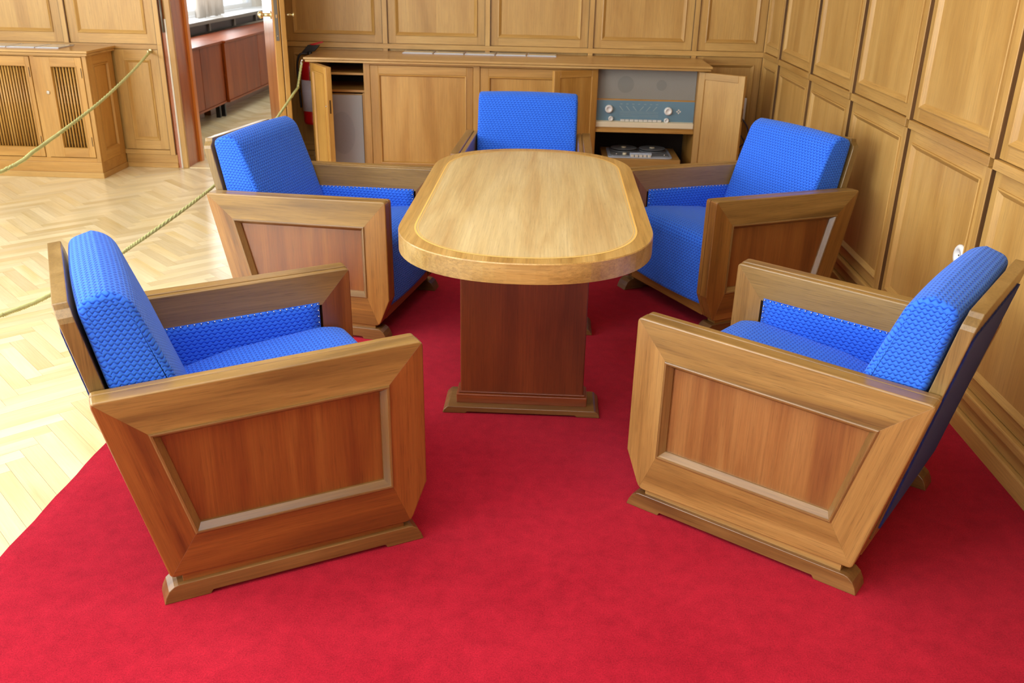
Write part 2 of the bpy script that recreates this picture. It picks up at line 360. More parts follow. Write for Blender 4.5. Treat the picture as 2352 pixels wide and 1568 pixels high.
# ------------------------------------------------------------------ herringbone parquet
FWv, RTv, UPv = FW, RT, UP
def project(p):
    d = Vector(p)-Vector((0, 0, 1.5279)); z = d.dot(FWv)
    if z < .2: return None
    return 1176+2095.6*d.dot(RTv)/z, 784-2095.6*d.dot(UPv)/z, z
pw_, n6 = .0612, 6; s2 = math.sqrt(2)
def P2(a, b): return (-1.925+(a-b)*pw_/s2, 2.871+(a+b)*pw_/s2)
cands = []
for j in range(-14, 16):
    for i in range(-80, 240):
        for kind in (0, 1):
            a0, b0 = (i+n6*j, i-n6*j)
            if kind == 0: a, b, la, lb = a0, b0, n6, 1
            else: a, b, la, lb = a0, b0+1, 1, n6
            cx, cy = P2(a+la/2, b+lb/2)
            if cx < -5.5 or cx > -1.15 or cy > 12.8 or cy < -.6: continue
            if cy > 6.95 and not (-3.9 < cx < -2.02 and cy > 7.05): 
                if not (DL < cx < DR and cy < 7.2): continue
            ins = .007
            q = [P2(a+ins, b+ins), P2(a+la-ins, b+ins), P2(a+la-ins, b+lb-ins), P2(a+ins, b+lb-ins)]
            pr = project((cx, cy, 0)); vis = 0
            if pr and -10 < pr[0] < 720 and 215 < pr[1] < 1300 and cx < -1.40 and cy < 6.85: vis = 1/pr[2]
            # hidden under the left chairs
            cands.append((vis, q, (P2(a+la, b+lb)[0]-P2(a, b)[0], 0) and kind))
cands.sort(key=lambda c: -c[0])
rest = MB(); d1 = Vector((1, 1, 0)); d2 = Vector((-1, 1, 0))
for k, (vis, q, kind) in enumerate(cands):
    zt = FZ+rnd.uniform(-.0003, .0003); g = d2 if kind else d1
    if k < 300 and vis > 0: MB().prism(q, zt-.012, zt, 'z', g).build('plank', 'parquet', fl)
    else: rest.prism(q, zt-.012, zt, 'z', g)
ro = rest.build('planks', 'parquet', fl); ro['kind'] = 'stuff'
# wide straight boards in the doorway
for k in range(3):
    MB().box(DL-.03, DR, 6.80+k*.08, 6.878+k*.08, FZ-.01, FZ+.003, 'x').build('threshold_board', 'parquet', fl)

# carpet
cp = MB(); nx, ny = 60, 150; x0, x1, y0, y1 = -1.448, XR-.03, -3.3, 6.24
v = []; f = []
for j in range(ny+1):
    for i in range(nx+1):
        z = 0 if 0 < i < nx and 0 < j < ny else -.004
        v.append((x0+(x1-x0)*i/nx + (0 if 0 < i else .002*math.sin(j*1.7)), y0+(y1-y0)*j/ny, z))
f = [(j*(nx+1)+i, j*(nx+1)+i+1, (j+1)*(nx+1)+i+1, (j+1)*(nx+1)+i) for j in range(ny) for i in range(nx)]
n0 = len(v)
rim = [i for i in range(nx+1)]+[(j+1)*(nx+1)-1 for j in range(1, ny+1)]+[ny*(nx+1)+i for i in range(nx-1, -1, -1)]+[j*(nx+1) for j in range(ny-1, 0, -1)]
for r_ in rim: v.append((v[r_][0], v[r_][1], FZ))
f += [(rim[i], n0+i, n0+(i+1) % len(rim), rim[(i+1) % len(rim)]) for i in range(len(rim))]
f.append(tuple(n0+i for i in range(len(rim)))[::-1])
o = MB().add(v, f, 'x').build('carpet', 'carpet'); tag(o, 'large red wool carpet under the armchairs and oval table', 'carpet')

# ------------------------------------------------------------------ wall panelling
def place(plane):
    """wall-local (u along the wall, n out of it, z) -> world"""
    if plane == 'back': return lambda u, n, z: (u, YB-n, z)
    if plane == 'right': return lambda u, n, z: (XR-n, u, z)
def ring(mb, rect, prof, g='x'):
    """closed mitred moulding around rect (u0,u1,z0,z1); prof = [(inset, n)]"""
    u0, u1, z0, z1 = rect; sides = [((u0, z0), (u1, z0), 'x'), ((u1, z0), (u1, z1), 'z'), ((u1, z1), (u0, z1), 'x'), ((u0, z1), (u0, z0), 'z')]
    def cr(c, i):
        su = 1 if c[0] == u0 else -1; sz = 1 if c[1] == z0 else -1
        return c[0]+su*i, c[1]+sz*i
    for a, b, gg in sides:
        v = []; n = len(prof)
        for c in (a, b):
            for i, d in prof: q = cr(c, i); v.append((q[0], d, q[1]))
        fs = [(k, k+1, n+k+1, n+k) for k in range(n-1)]
        mb.add(v, fs, gg, tone=.5)
def panel(wall, plane, u0, u1, z0, z1, fw=.05, hole=None, mat='oak', top_fw=None):
    X = place(plane); fd = .012
    g = MB(); ff = .004; tf = top_fw or fw
    fu0, fu1, fz0, fz1 = u0+fw, u1-fw, z0+fw, z1-tf
    if hole:
        hx0, hx1, hz0, hz1 = hole; o_ = Vector((9, 9, 9))
        for r_ in ((fu0, hx0, fz0, fz1), (hx1, fu1, fz0, fz1), (hx0, hx1, fz0, hz0), (hx0, hx1, hz1, fz1)):
            g.box(r_[0], r_[1], 0, ff, r_[2], r_[3], 'z', tone=.5, off=o_)
    else:
        nv = max(1, round((fu1-fu0)/.3)); w_ = (fu1-fu0)/nv
        for k in range(nv): g.box(fu0+k*w_, fu0+(k+1)*w_, 0, ff, fz0, fz1, 'z', tone=rnd.uniform(.3, .7))
    o = g.build('wall_panel', mat, wall, xf=X)
    f_ = MB()
    f_.box(u0+.004, fu0, 0, fd, z0+.004, z1-.004, 'z').box(fu1, u1-.004, 0, fd, z0+.004, z1-.004, 'z')
    f_.box(fu0, fu1, 0, fd, z0+.004, fz0, 'x' if plane == 'back' else 'x').box(fu0, fu1, 0, fd, fz1, z1-.004, 'x')
    f_.build('panel_frame', mat, o, xf=X)
    mo = MB(); ring(mo, (fu0-.004, fu1+.004, fz0-.004, fz1+.004), [(0, fd), (0, fd+.006), (.005, fd+.008), (.010, fd+.005), (.022, ff+.002), (.024, ff)])
    mo.build('moulding', mat, o, xf=X)
    return o
bw, bd = .034, .028
def batten(wall, plane, u0, u1, z0, z1, g, d=bd, mat='oak'):
    if g == 'z' and u1-u0 > .03:
        MB().box(u0-.0035, u0, 0, d-.003, z0, z1, g).box(u1, u1+.0035, 0, d-.003, z0, z1, g).build('batten_side', 'stain_shade', wall, xf=place(plane))
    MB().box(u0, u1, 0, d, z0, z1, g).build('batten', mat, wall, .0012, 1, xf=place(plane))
ZR0, ZR1 = .896, .930
bb = [-1.91, -1.18, -.4495, .281, 1.0115]
ub = [DR+.02]+bb+[XR-.012]
batten(wall_back, 'back', DR, 1.5, ZR0, ZR1, 'x', .024)
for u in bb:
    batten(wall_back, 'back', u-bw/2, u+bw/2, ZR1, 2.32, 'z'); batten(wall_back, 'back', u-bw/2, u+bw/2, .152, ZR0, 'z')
batten(wall_back, 'back', XR-.022, XR-.004, .152, 2.32, 'z', .018)
for a, b in zip(ub[1:-1], ub[2:]):
    e = bw/2 if b < 1.4 else .012
    panel(wall_back, 'back', a+bw/2, b-e, ZR1, 2.3, fw=.06)
    if b > 1.4: panel(wall_back, 'back', a+bw/2, b-e, .152, ZR0, fw=.055, hole=(1.26, 1.43, .455, .625))
    elif a < -1.7: panel(wall_back, 'back', a+bw/2, b-e, .152, ZR0)
panel(wall_back, 'back', DR+.03, -1.91-bw/2, ZR1, 2.3, fw=.03)
struct(MB().box(DR, XR-.03, YB-.03, YB, FZ, .06, 'x').box(DR, XR-.02, YB-.014, YB, .06, .118, 'x').box(DR, XR-.03, YB-.03, YB, .118, .152, 'x').build('baseboard_back', 'oak', None, .003))
# right wall
rb = [6.322-k*.7964 for k in range(13)]
for k, u in enumerate(rb):
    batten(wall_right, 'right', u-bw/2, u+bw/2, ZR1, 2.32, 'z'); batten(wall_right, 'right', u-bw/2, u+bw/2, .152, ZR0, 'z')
    hi = (rb[k-1]-bw/2) if k else YB-.004
    lo = u+bw/2
    batten(wall_right, 'right', lo, hi, ZR0, ZR1, 'x', .026)
    panel(wall_right, 'right', lo, hi, ZR1, 2.3, fw=.058); panel(wall_right, 'right', lo, hi, .152, ZR0, fw=.055)
struct(MB().box(XR-.034, XR, -3.4, YB-.03, FZ, .062, 'y').box(XR-.016, XR, -3.4, YB-.03, .062, .118, 'y').box(XR-.034, XR, -3.4, YB-.03, .118, .152, 'y').build('baseboard_right', 'oak', None, .006))
# left part of the back wall (left of the doorway)
ZL0, ZL1 = .851, .884
batten(wall_back, 'back', -5.5, DL-.085, ZL0, ZL1, 'x', .020)
for a, b in ((-5.6, -4.915), (-4.88, -4.215), (-4.18, -3.515), (-3.48, -2.835)):
    panel(wall_back, 'back', a, b, ZL1, 2.3, fw=.075, top_fw=.06)
    batten(wall_back, 'back', b, b+.035, ZL1, 2.32, 'z')
batten(wall_back, 'back', -2.835, -2.80, .09, ZL1, 'z')
panel(wall_back, 'back', -3.17, -2.835, .125, ZL0, fw=.075)
batten(wall_back, 'back', -3.2, -2.80, .092, .125, 'x', .024)
struct(MB().box(-3.18, -2.79, YB-.016, YB, .028, .092, 'x').box(-3.18, -2.79, YB-.022, YB, FZ, .028, 'x').build('baseboard_back', 'oak', None, .002))
# socket on the right wall
t = thing('wall_socket', 'round white wall socket on the oak panelling above the right front armchair', 'socket', (XR-.004, 3.25, .55))
MB().lathe((0, 0, 0), [(.042, 0), (.042, .008), (.036, .014), (.022, .014), (.020, .004), (.001, .004)][::1], 28, 'x').build('plate', 'white', t, xf=lambda x, y, z: (-x, y, z))
for yy in (-.009, .009): MB().cyl((-.0065, yy, 0), .003, .003, 'x', 8).build('hole', 'black', t)
# junction box and cable in the panel hole
t = thing('junction_box', 'small white junction box in the cut-out panel right of the sideboard', 'electric box', (1.345, YB-.006, .45))
MB().box(-.075, .075, -.02, 0, .01, .165).build('cover', 'white', t, .003)
MB().box(-.06, -.01, -.026, -.02, .05, .09).build('terminal', 'black', t)
def bez(P_, n=10):
    out = []
    for i in range(len(P_)-1):
        p0, p1, p2, p3 = [Vector(P_[max(0, min(len(P_)-1, i+k))]) for k in (-1, 0, 1, 2)]
        for j in range(n):
            t_ = j/n; out.append(.5*((2*p1)+(-p0+p2)*t_+(2*p0-5*p1+4*p2-p3)*t_*t_+(-p0+3*p1-3*p2+p3)*t_**3))
    return out+[Vector(P_[-1])]
cb = MB().tube(bez([(1.40, 6.76, .47), (1.43, 6.70, .42), (1.44, 6.68, .34), (1.38, 6.69, .27), (1.30, 6.68, .16), (1.32, 6.66, 0.0)]), .005)
cb.tube(bez([(1.36, 6.76, .47), (1.38, 6.71, .38), (1.42, 6.67, .30), (1.37, 6.66, .20), (1.30, 6.64, .08), (1.28, 6.62, 0.0)]), .005)
tag(cb.build('power_cable', 'cable'), 'twisted blue-grey power cable hanging below the white junction box', 'cable')

# ------------------------------------------------------------------ doorway and door leaf
dj = MB()
dj.box(DL-.04, DL, YB-.018, YB+.012, FZ, DTOP, 'z')                     # front casing
dj.box(DR, DR+.06, YB-.018, YB, FZ, DTOP, 'z').box(DL-.04, DR+.06, YB-.018, YB, DTOP-.06, DTOP+.05, 'x')
cas = struct(dj.build('door_1', 'oak', None, .004))
MB().box(DL-.088, DL-.055, YB-.010, YB+.01, FZ, DTOP, 'z').build('rebate', 'door_red', cas)
MB().box(DL-.054, DL-.042, YB-.013, YB+.01, FZ, 1.06, 'z').build('bare_strip', 'whitepaint', cas)
MB().box(DL-.04, DL-.002, YB+.012, YB+WT+.005, FZ, DTOP, 'z').build('door_lining', 'door_red', cas, .002)
MB().box(DL-.04, DL+.018, YB+WT+.005, YB+WT+.055, FZ, DTOP, 'z').build('far_casing', 'orange_casing', cas, .003)
MB().box(DR-.002, DR, YB, YB+WT, FZ, DTOP, 'z').box(DL, DR, YB, YB+WT, DTOP-.02, DTOP, 'x').build('door_lining', 'door_red', cas)
MB().cyl((DL-.064, YB-.022, .97), .008, .22, 'z', 10).build('hinge', 'steel', cas)
# open leaf: hinge far, free edge towards the viewer
hx, hy = -2.045, 6.79; ex, ey = -1.778, 6.10
L_ = math.hypot(ex-hx, ey-hy); ang = math.atan2(ey-hy, ex-hx)
lf = bpy.data.objects.new('door_2', None); col.objects.link(lf); lf.location = (hx, hy, FZ+.008); lf.rotation_euler = (0, 0, ang); struct(lf)
# local x runs from hinge to free edge, local -y is the face towards the doorway
MB().box(0, L_, 0, .040, 0, 2.08, 'z').build('leaf', 'oak_cab', lf, .003)
MB().box(0, L_-.004, -.004, 0, 0, 2.08, 'z').build('leaf_face', 'door_face', lf)
MB().box(0, L_-.006, .040, .045, 0, 2.08, 'z').build('groove', 'gapdark', lf)
MB().box(0, L_+.002, .045, .078, 0, 2.08, 'z').build('lipping', 'oak_cab', lf, .004)
MB().box(L_, L_+.0035, .010, .030, .99, 1.25).build('lock_plate', 'steel', lf)
MB().box(L_+.0035, L_+.012, .016, .026, 1.13, 1.15).cyl((L_+.0035, .02, 1.02), .004, .002, 'x', 10).build('latch', 'chrome', lf)
hz = 1.145
hb = MB().cyl((L_-.06, -.004, hz), .011, -.05, 'y', 14).lathe((L_-.06, -.054, hz), [(.010, 0), (.020, -.006), (.024, -.018), (.018, -.03), (.006, -.036)], 16, 'y')
hb.lathe((L_-.06, -.004, hz), [(.026, 0), (.026, -.004), (.012, -.010)], 16, 'y').build('handle', 'brass', lf)
MB().cyl((L_-.06, .078, hz), .0085, .05, 'y', 14).lathe((L_-.06, .124, hz), [(.008, 0), (.017, .006), (.017, .014), (.006, .02)], 16, 'y').build('handle', 'brass', lf)

# ------------------------------------------------------------------ sideboard
SB = thing('sideboard', 'long oak sideboard with open doors along the panelled back wall', 'sideboard', (0, 0, 0))
F = 6.28; SZ = .852
tp = MB().box(-1.632, 1.06, F-.068, YB-.03, .868, .883, 'x').box(-1.624, 1.052, F-.06, YB-.03, .852, .866, 'x')
tp.build('top', 'oak_top', SB, .003)
def sbp(name, *a, mat='oak_cab', g='z', bv=.0015): return MB().box(*a, g=g).build(name, mat, SB, bv, 1)
sbp('end_panel', -1.60, -1.578, F, YB-.03, .0, SZ); sbp('end_panel', .985, 1.03, F, YB-.03, 0, SZ)
sbp('divider', -1.248, -1.205, F, YB-.03, .0, SZ); sbp('divider', .300, .322, F, YB-.03, 0, SZ)
sbp('divider', -.51, -.465, F-.006, YB-.05, .0, SZ)
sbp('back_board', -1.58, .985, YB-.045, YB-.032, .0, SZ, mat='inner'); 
sbp('bottom_board', -1.578, .985, F+.02, YB-.045, .10, .125, g='x')
sbp('plinth', -1.56, .98, F+.05, F+.07, 0, .10, g='x')
sbp('head_rail', -1.205, .300, F-.001, F+.03, .836, SZ, g='x')
sbp('shelf', -1.578, -1.248, F+.02, YB-.045, .765, .780, g='x'); sbp('shelf', -1.578, -1.248, F+.02, YB-.045, .652, .668, g='x')
sbp('shelf', .322, .985, F+.012, YB-.045, .432, .452, g='x')
sbp('lining', -1.262, -1.248, F+.01, YB-.05, .125, .65)
def front(u0, u1, z0, z1, fw):
    y = F
    nv = 3; fu0, fu1 = u0+fw, u1-fw*.8; g = MB()
    for k in range(nv): g.box(fu0+(fu1-fu0)*k/nv, fu0+(fu1-fu0)*(k+1)/nv, y+.012, y+.02, z0+fw, z1-fw, 'z')
    o = g.build('front_panel', 'oak_cab', SB)
    MB().box(u0, fu0, y, y+.02, z0, z1, 'z').box(fu1, u1, y, y+.02, z0, z1, 'z').box(fu0, fu1, y, y+.02, z0, z0+fw, 'x').box(fu0, fu1, y, y+.02, z1-fw, z1, 'x').build('panel_frame', 'oak_cab', o, .0015, 1)
    mo = MB(); ring(mo, (fu0, fu1, z0+fw, z1-fw), [(0, 0), (0, .004), (.008, .003), (.014, -.010)]); mo.build('moulding', 'oak_cab', o, xf=lambda u, n, z: (u, y-n, z))
front(-1.203, -.512, .125, .834, .055); front(-.463, .298, .125, .834, .055)
def leaf(hx_, w_, sgn, a_, z0, z1, fw, hw_side, th=.03, inner=False):
    """door hinged at local x=0; closed it runs to sgn*w; outer face towards -y"""
    o = bpy.data.objects.new('door', None)
    g = MB(); s = sgn; DM = 'oak' if sgn < 0 else 'oak_cab'
    g.box(0, s*fw, -th, 0, z0, z1, 'z').box(s*(w_-fw), s*w_, -th, 0, z0, z1, 'z').box(s*fw, s*(w_-fw), -th, 0, z0, z0+fw, 'x').box(s*fw, s*(w_-fw), -th, 0, z1-fw, z1, 'x')
    d = g.build('door', DM, SB, .0015, 1); d.location = (hx_, F-.001, 0); d.rotation_euler = (0, 0, a_)
    MB().box(s*fw, s*(w_-fw), -th+.010, -.007, z0+fw, z1-fw, 'z').build('door_panel', DM, d)
    mo = MB(); ring(mo, (min(s*fw, s*(w_-fw)), max(s*fw, s*(w_-fw)), z0+fw, z1-fw), [(0, 0), (0, .004), (.006, .004), (.013, -.008)])
    mo.build('moulding', 'oak_cab', d, xf=lambda u, n, z: (u, -th-n, z))
    MB().box(s*w_-.0005, s*w_+s*.0012, -th*.62, -th*.38, .555, .64).build('lock', 'dark_slot', d)
    MB().cyl((s*(w_-fw*.45), -th-.001, .60), .005, -.006, 'y', 10).build('keyhole', 'chrome', d)
    for zz in (z0+.06, z1-.12): MB().cyl((0, -th-.002, zz), .004, .06, 'z', 8).build('hinge', 'dark_slot', d)
    return d
leaf(-1.572, .322, 1, math.radians(-58), .128, .845, .045, 0, .036)
leaf(.320, .330, 1, math.radians(-151), .128, .842, .045, 0, .028)
leaf(.985, .330, -1, math.radians(143), .128, .842, .045, 0, .028)
# loudspeaker in the left compartment
t = thing('loudspeaker', 'grey cloth fronted loudspeaker standing in the left sideboard compartment', 'speaker', (-1.413, F+.03, .125))
MB().box(-.150, .150, .01, .30, 0, .515, 'z').build('case', 'oak_cab', t, .002)
MB().box(-.143, .143, .0, .01, .008, .507).build('front_cloth', 'greycloth', t)
MB().add([(.085*math.cos(2*PI*i/40), -.001, .25+.145*math.sin(2*PI*i/40)) for i in range(40)], [tuple(range(40))], 'z').build('cone_disc', 'greycloth2', t)  # flat darker disc marks the cone behind the cloth
# radio
t = thing('radio', 'built-in valve radio with blue dial and white knobs inside the sideboard', 'radio', (.653, F+.035, .452))
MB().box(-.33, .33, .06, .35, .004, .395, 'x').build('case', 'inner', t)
MB().box(-.33, .33, .035, .06, .195, .388).build('speaker_grille', 'taupecloth', t)
for cx, r_ in ((-.14, .055), (.10, .035)):
    MB().cyl((cx, .0352, .29), r_, -.0010, 'y', 28).build('cone_disc', 'taupecone', t)  # darker round discs mark the cones behind the grille cloth
MB().box(-.33, .33, .02, .06, .187, .196, 'x').build('divider_strip', 'oak_cab', t)
MB().box(-.33, .33, .02, .06, .05, .187).build('dial_panel', 'dial', t)
MB().prism([(-.01, .012), (.06, .012), (.06, .052), (.02, .052), (-.01, .046)], -.33, .33, 'x').build('front_ledge', 'ivory', t, .003)
MB().box(-.33, .33, -.006, .06, .0, .011, 'x').build('base_strip', 'oak_cab', t)
for cx, cz, r_ in ((-.245, .130, .027), (.155, .124, .027), (-.229, .066, .017), (.148, .062, .017)):
    MB().lathe((cx, .02, cz), [(r_, 0), (r_, -.012), (r_*.85, -.02), (r_*.6, -.022), (r_*.55, -.017), (.001, -.017)], 24, 'y').build('knob', 'white', t)
for k in range(9):
    MB().box(-.163+k*.031, -.135+k*.031, .002, .02, .050, .064).build('key', 'key', t, .002)
dm = MB()
for k, zz in enumerate((.082, .092, .104, .113)): dm.box(-.17, .09, .0185, .02, zz, zz+.0016)
for k in range(6):
    xx = -.16+k*.045; s_ = -1 if k < 3 else 1
    dm.add([(xx-.014*s_, .0188, .120), (xx-.010*s_, .0188, .120), (xx+.016*s_, .0188, .150), (xx+.010*s_, .0188, .150)], [(0, 1, 2, 3)])
for k in range(7): dm.box(-.17+k*.04, -.155+k*.04, .0185, .02, .163, .166)
dm.build('dial_marks', 'dialmark', t)
em = MB()
for dx_, dz_ in ((0, .010), (0, -.010), (.010, 0), (-.010, 0)):
    em.add([(.226+dx_-.007, .0186, .122+dz_), (.226+dx_, .0186, .122+dz_-.007), (.226+dx_+.007, .0186, .122+dz_), (.226+dx_, .0186, .122+dz_+.007)], [(0, 1, 2, 3)])
em.build('emblem', 'key', t)
# tape recorder
t = thing('tape_recorder', 'reel tape recorder in a light wooden case below the blue dial radio', 'tape recorder', (.645, F-.02, .125))
MB().box(-.265, .265, .0, .42, .0, .135, 'x').build('case', 'oak', t, .003)
def rrect(x0, x1, y0, y1, r, n=5):
    out = []
    for cx, cy, a0 in ((x1-r, y1-r, 0), (x0+r, y1-r, 90), (x0+r, y0+r, 180), (x1-r, y0+r, 270)):
        for i in range(n+1): a = math.radians(a0+90*i/n); out.append((cx+r*math.cos(a), cy+r*math.sin(a)))
    return out
MB().prism(rrect(-.225, .215, .03, .37, .03), .135, .142, 'z').build('deck_plate', 'deck', t, .002)
MB().prism(rrect(-.205, .195, .06, .35, .02), .142, .147, 'z').build('deck_inlay', 'reel', t)
for cx in (-.105, .095):
    o = MB().cyl((cx, .25, .150), .092, .004, 'z', 32).cyl((cx, .25, .165), .092, .002, 'z', 32).cyl((cx, .25, .154), .03, .012, 'z', 16).build('reel', 'reel', t)
    MB().cyl((cx, .25, .1672), .018, .006, 'z', 12).build('spindle', 'ivory', o)
MB().box(-.075, .075, .055, .085, .147, .166, 'x').build('head_cover', 'deck', t, .003)
for k in range(5): MB().box(-.072+k*.029, -.048+k*.029, .030, .052, .142, .158).build('key', 'key', t, .003)
MB().cyl((-.11, .085, .147), .014, .014, 'z', 16).build('knob', 'ivory', t)
for cx in (-.165, .165): MB().cyl((cx, .085, .147), .006, .008, 'z', 10).build('screw', 'chrome', t)
# laminated sheets
labs = ['leftmost laminated information sheet lying on the long sideboard', 'second laminated sheet from the left on the long sideboard', 'middle laminated sheet of five lying on the long sideboard',
        'fourth laminated sheet from the left on the long sideboard', 'rightmost laminated information sheet lying on the long sideboard']
def sheet(x0, x1, y0, y1, z, lab, group):
    t = thing('laminated_sheet', lab, 'sheet', ((x0+x1)/2, (y0+y1)/2, z), 0, group); a, b = (x1-x0)/2, (y1-y0)/2
    MB().box(-a, a, -b, b, 0, .006).build('backing', 'sheet_edge', t, .001, 1)
    MB().box(-a+.01, a-.006, -b+.012, b-.004, .006, .0075).build('printed_face', 'sheet', t)
xs = [-1.035, -.815, -.600, -.383, -.165, .045]
for k in range(5): sheet(xs[k]+.003, xs[k+1]-.004, 6.60, 6.765, .883, labs[k], 'laminated sheets on the sideboard')
# fire extinguisher
t = thing('fire_extinguisher', 'red fire extinguisher hanging between the door leaf and sideboard', 'fire extinguisher', (-1.688, 6.62, .375))
MB().lathe((0, 0, 0), [(.035, 0), (.064, .008), (.070, .025), (.070, .39), (.062, .42), (.04, .45), (.024, .46), (.022, .48)], 28).build('cylinder', 'red', t)
MB().lathe((0, 0, .10), [(.0712, 0), (.0712, .215)], 28).build('printed_label', 'label', t)
MB().cyl((0, 0, .47), .018, .035, 'z', 14).build('valve', 'black', t)
MB().prism([(-.062, .49), (.035, .505), (.075, .548), (-.008, .548)], -.012, .012, 'y').build('grip', 'black', t, .002)
MB().prism([(.0, .552), (.03, .545), (.10, .565), (.098, .576)], -.010, .010, 'y').build('lever', 'red', t, .002)
MB().tube(bez([(-.02, 0, .49), (-.07, -.01, .48), (-.09, -.02, .40), (-.085, -.02, .25), (-.08, -.02, .12)]), .008).build('hose', 'black', t)
MB().box(-.02, .02, .068, .178, .40, .43).build('wall_bracket', 'black', t)

# ------------------------------------------------------------------ radiator cabinet on the left
RC = thing('radiator_cabinet', 'oak radiator cabinet with rod grille doors left of the doorway', 'cabinet', (0, 0, 0))
yF = 6.38; xE = -3.178
MB().box(-5.5, xE+.03, yF-.035, YB-.022, .856, .872, 'x').box(-5.5, xE+.022, yF-.027, YB-.022, .838, .854, 'x').build('top', 'oak_top', RC, .003)
MB().box(-5.5, xE, yF-.004, YB-.03, .032, .105, 'x').build('plinth', 'oak_cab', RC, .002)
MB().box(-5.5, xE+.006, yF-.010, YB-.03, FZ, .032, 'x').build('skirting', 'oak', RC, .002)
MB().box(xE-.032, xE-.001, yF, yF+.03, .105, .838, 'z').box(-5.5, xE-.032, yF+.001, yF+.03, .105, .135, 'x').box(-5.5, xE-.032, yF+.001, yF+.03, .828, .838, 'x').build('face_frame', 'oak_cab', RC, .0015, 1)
for a, b in ((-3.575, -3.545), (-4.06, -4.03)): MB().box(a, b, yF+.001, yF+.03, .135, .828, 'z').build('stile', 'oak_cab', RC, .001, 1)
sp = MB().box(xE-.03, xE-.012, yF+.03, YB-.03, .105, .838, 'z').build('side_panel', 'oak_cab', RC)
MB().box(xE-.012, xE, yF+.031, yF+.09, .105, .838, 'z').box(xE-.012, xE, YB-.11, YB-.03, .105, .838, 'z').box(xE-.012, xE, yF+.09, YB-.11, .105, .175, 'y').box(xE-.012, xE, yF+.09, YB-.11, .768, .838, 'y').build('panel_frame', 'oak_cab', sp, .001, 1)
mo = MB(); ring(mo, (yF+.09, YB-.11, .175, .768), [(0, 0), (0, .004), (.006, .004), (.014, -.010)]); mo.build('moulding', 'oak_cab', sp, xf=lambda u, n, z: (xE+n, u, z))
MB().box(-5.4, xE-.06, YB-.06, YB-.04, .11, .83).build('back_board', 'inner', RC)
def rdoor(x0, x1, ox0, ox1, lock):
    z0, z1, oz0, oz1 = .140, .826, .205, .763
    d = MB().box(x0, ox0, yF-.006, yF+.02, z0, z1, 'z').box(ox1, x1, yF-.006, yF+.02, z0, z1, 'z').box(ox0, ox1, yF-.006, yF+.02, z0, oz0, 'x').box(ox0, ox1, yF-.006, yF+.02, oz1, z1, 'x').build('door', 'oak_cab', RC, .001, 1)
    mo = MB(); ring(mo, (ox0, ox1, oz0, oz1), [(-.006, 0), (-.006, .003), (0, .003), (.004, -.01)]); mo.build('moulding', 'oak_cab', d, xf=lambda u, n, z: (u, yF-.006-n, z))
    n = round((ox1-ox0)/.0205); st = (ox1-ox0)/n
    for k in range(n):
        MB().cyl((ox0+(k+.5)*st, yF+.012, oz0), .0072, oz1-oz0, 'z', 8).build('rod', 'oak_cab', d)
    wr = MB()
    for k in range(10): wr.box(ox0, ox1, yF+.019, yF+.021, oz0+.03+k*.056, oz0+.033+k*.056)
    wr.build('wires', 'steel', d)
    for zz in (.69, .22): MB().box(x1-.012, x1-.007, yF-.0075, yF-.005, zz, zz+.065).build('hinge', 'gapdark', d)
    if lock: MB().lathe((x0+.065, yF-.006, .588), [(.013, 0), (.013, -.004), (.009, -.007)], 16, 'y').build('lock', 'chrome', d)
rdoor(-3.543, -3.212, -3.432, -3.258, True); rdoor(-4.028, -3.577, -3.955, -3.610, False); rdoor(-4.45, -4.062, -4.38, -4.10, True); rdoor(-4.95, -4.47, -4.88, -4.54, False)
lr = ['rightmost laminated sheet lying on the radiator cabinet', 'second laminated sheet from the right on the radiator cabinet', 'laminated sheet at the photo edge on the radiator cabinet']
for k, (a, b) in enumerate(((-3.570, -3.405), (-3.775, -3.575), (-3.98, -3.78))): sheet(a, b, 6.47, 6.70, .872, lr[k], 'laminated sheets on the radiator cabinet')

# ------------------------------------------------------------------ ropes
def rope(pts, r, label, hook, endp):
    t = thing('barrier_rope', label, 'rope')
    P_ = bez(pts, 60); acc = 0; strands = [[], [], []]; prev = None
    for i, p in enumerate(P_):
        if prev is not None: acc += (p-prev).length
        d = (P_[min(i+1, len(P_)-1)]-P_[max(i-1, 0)]).normalized(); a = Vector((0, 0, 1)).cross(d); a = a.normalized() if a.length > .01 else Vector((1, 0, 0)); b_ = d.cross(a)
        for k in range(3):
            th = acc/.030*2*PI+k*2*PI/3; strands[k].append(p+(a*math.cos(th)+b_*math.sin(th))*r*.48)
        prev = p
    for s_ in strands:
        MB().tube(s_, r*.62, 6).build('strand', 'rope', t)
    return t
def dens(P_, step=.02):
    out = []
    for a, b in zip(P_[:-1], P_[1:]):
        a = Vector(a); b = Vector(b); n = max(1, int((b-a).length/.8))
        for k in range(n): out.append(a.lerp(b, k/n))
    return out+[Vector(P_[-1])]
R1 = [(-2.894, 6.765, .83), (-2.78, 6.15, .755), (-2.64, 5.41, .69), (-2.5, 4.69, .655), (-2.41, 4.22, .64), (-2.33, 3.78, .635), (-2.22, 2.5, .68), (-2.13, .66, .84)]
R2 = [(-1.648, 6.235, .845), (-1.665, 6.22, .76), (-1.678, 6.205, .69), (-1.686, 6.17, .668), (-1.735, 5.5, .475), (-1.79, 4.77, .35), (-1.86, 3.78, .285), (-1.9, 3.25, .285), (-1.93, 2.95, .31), (-2.0, 2.0, .44), (-2.12, .66, .82)]
def resamp(P_, st):
    P_ = bez(P_, 40); out = [P_[0]]; acc = 0
    for a, b in zip(P_[:-1], P_[1:]):
        acc += (b-a).length
        if acc >= st: out.append(b); acc = 0
    return out+[P_[-1]]
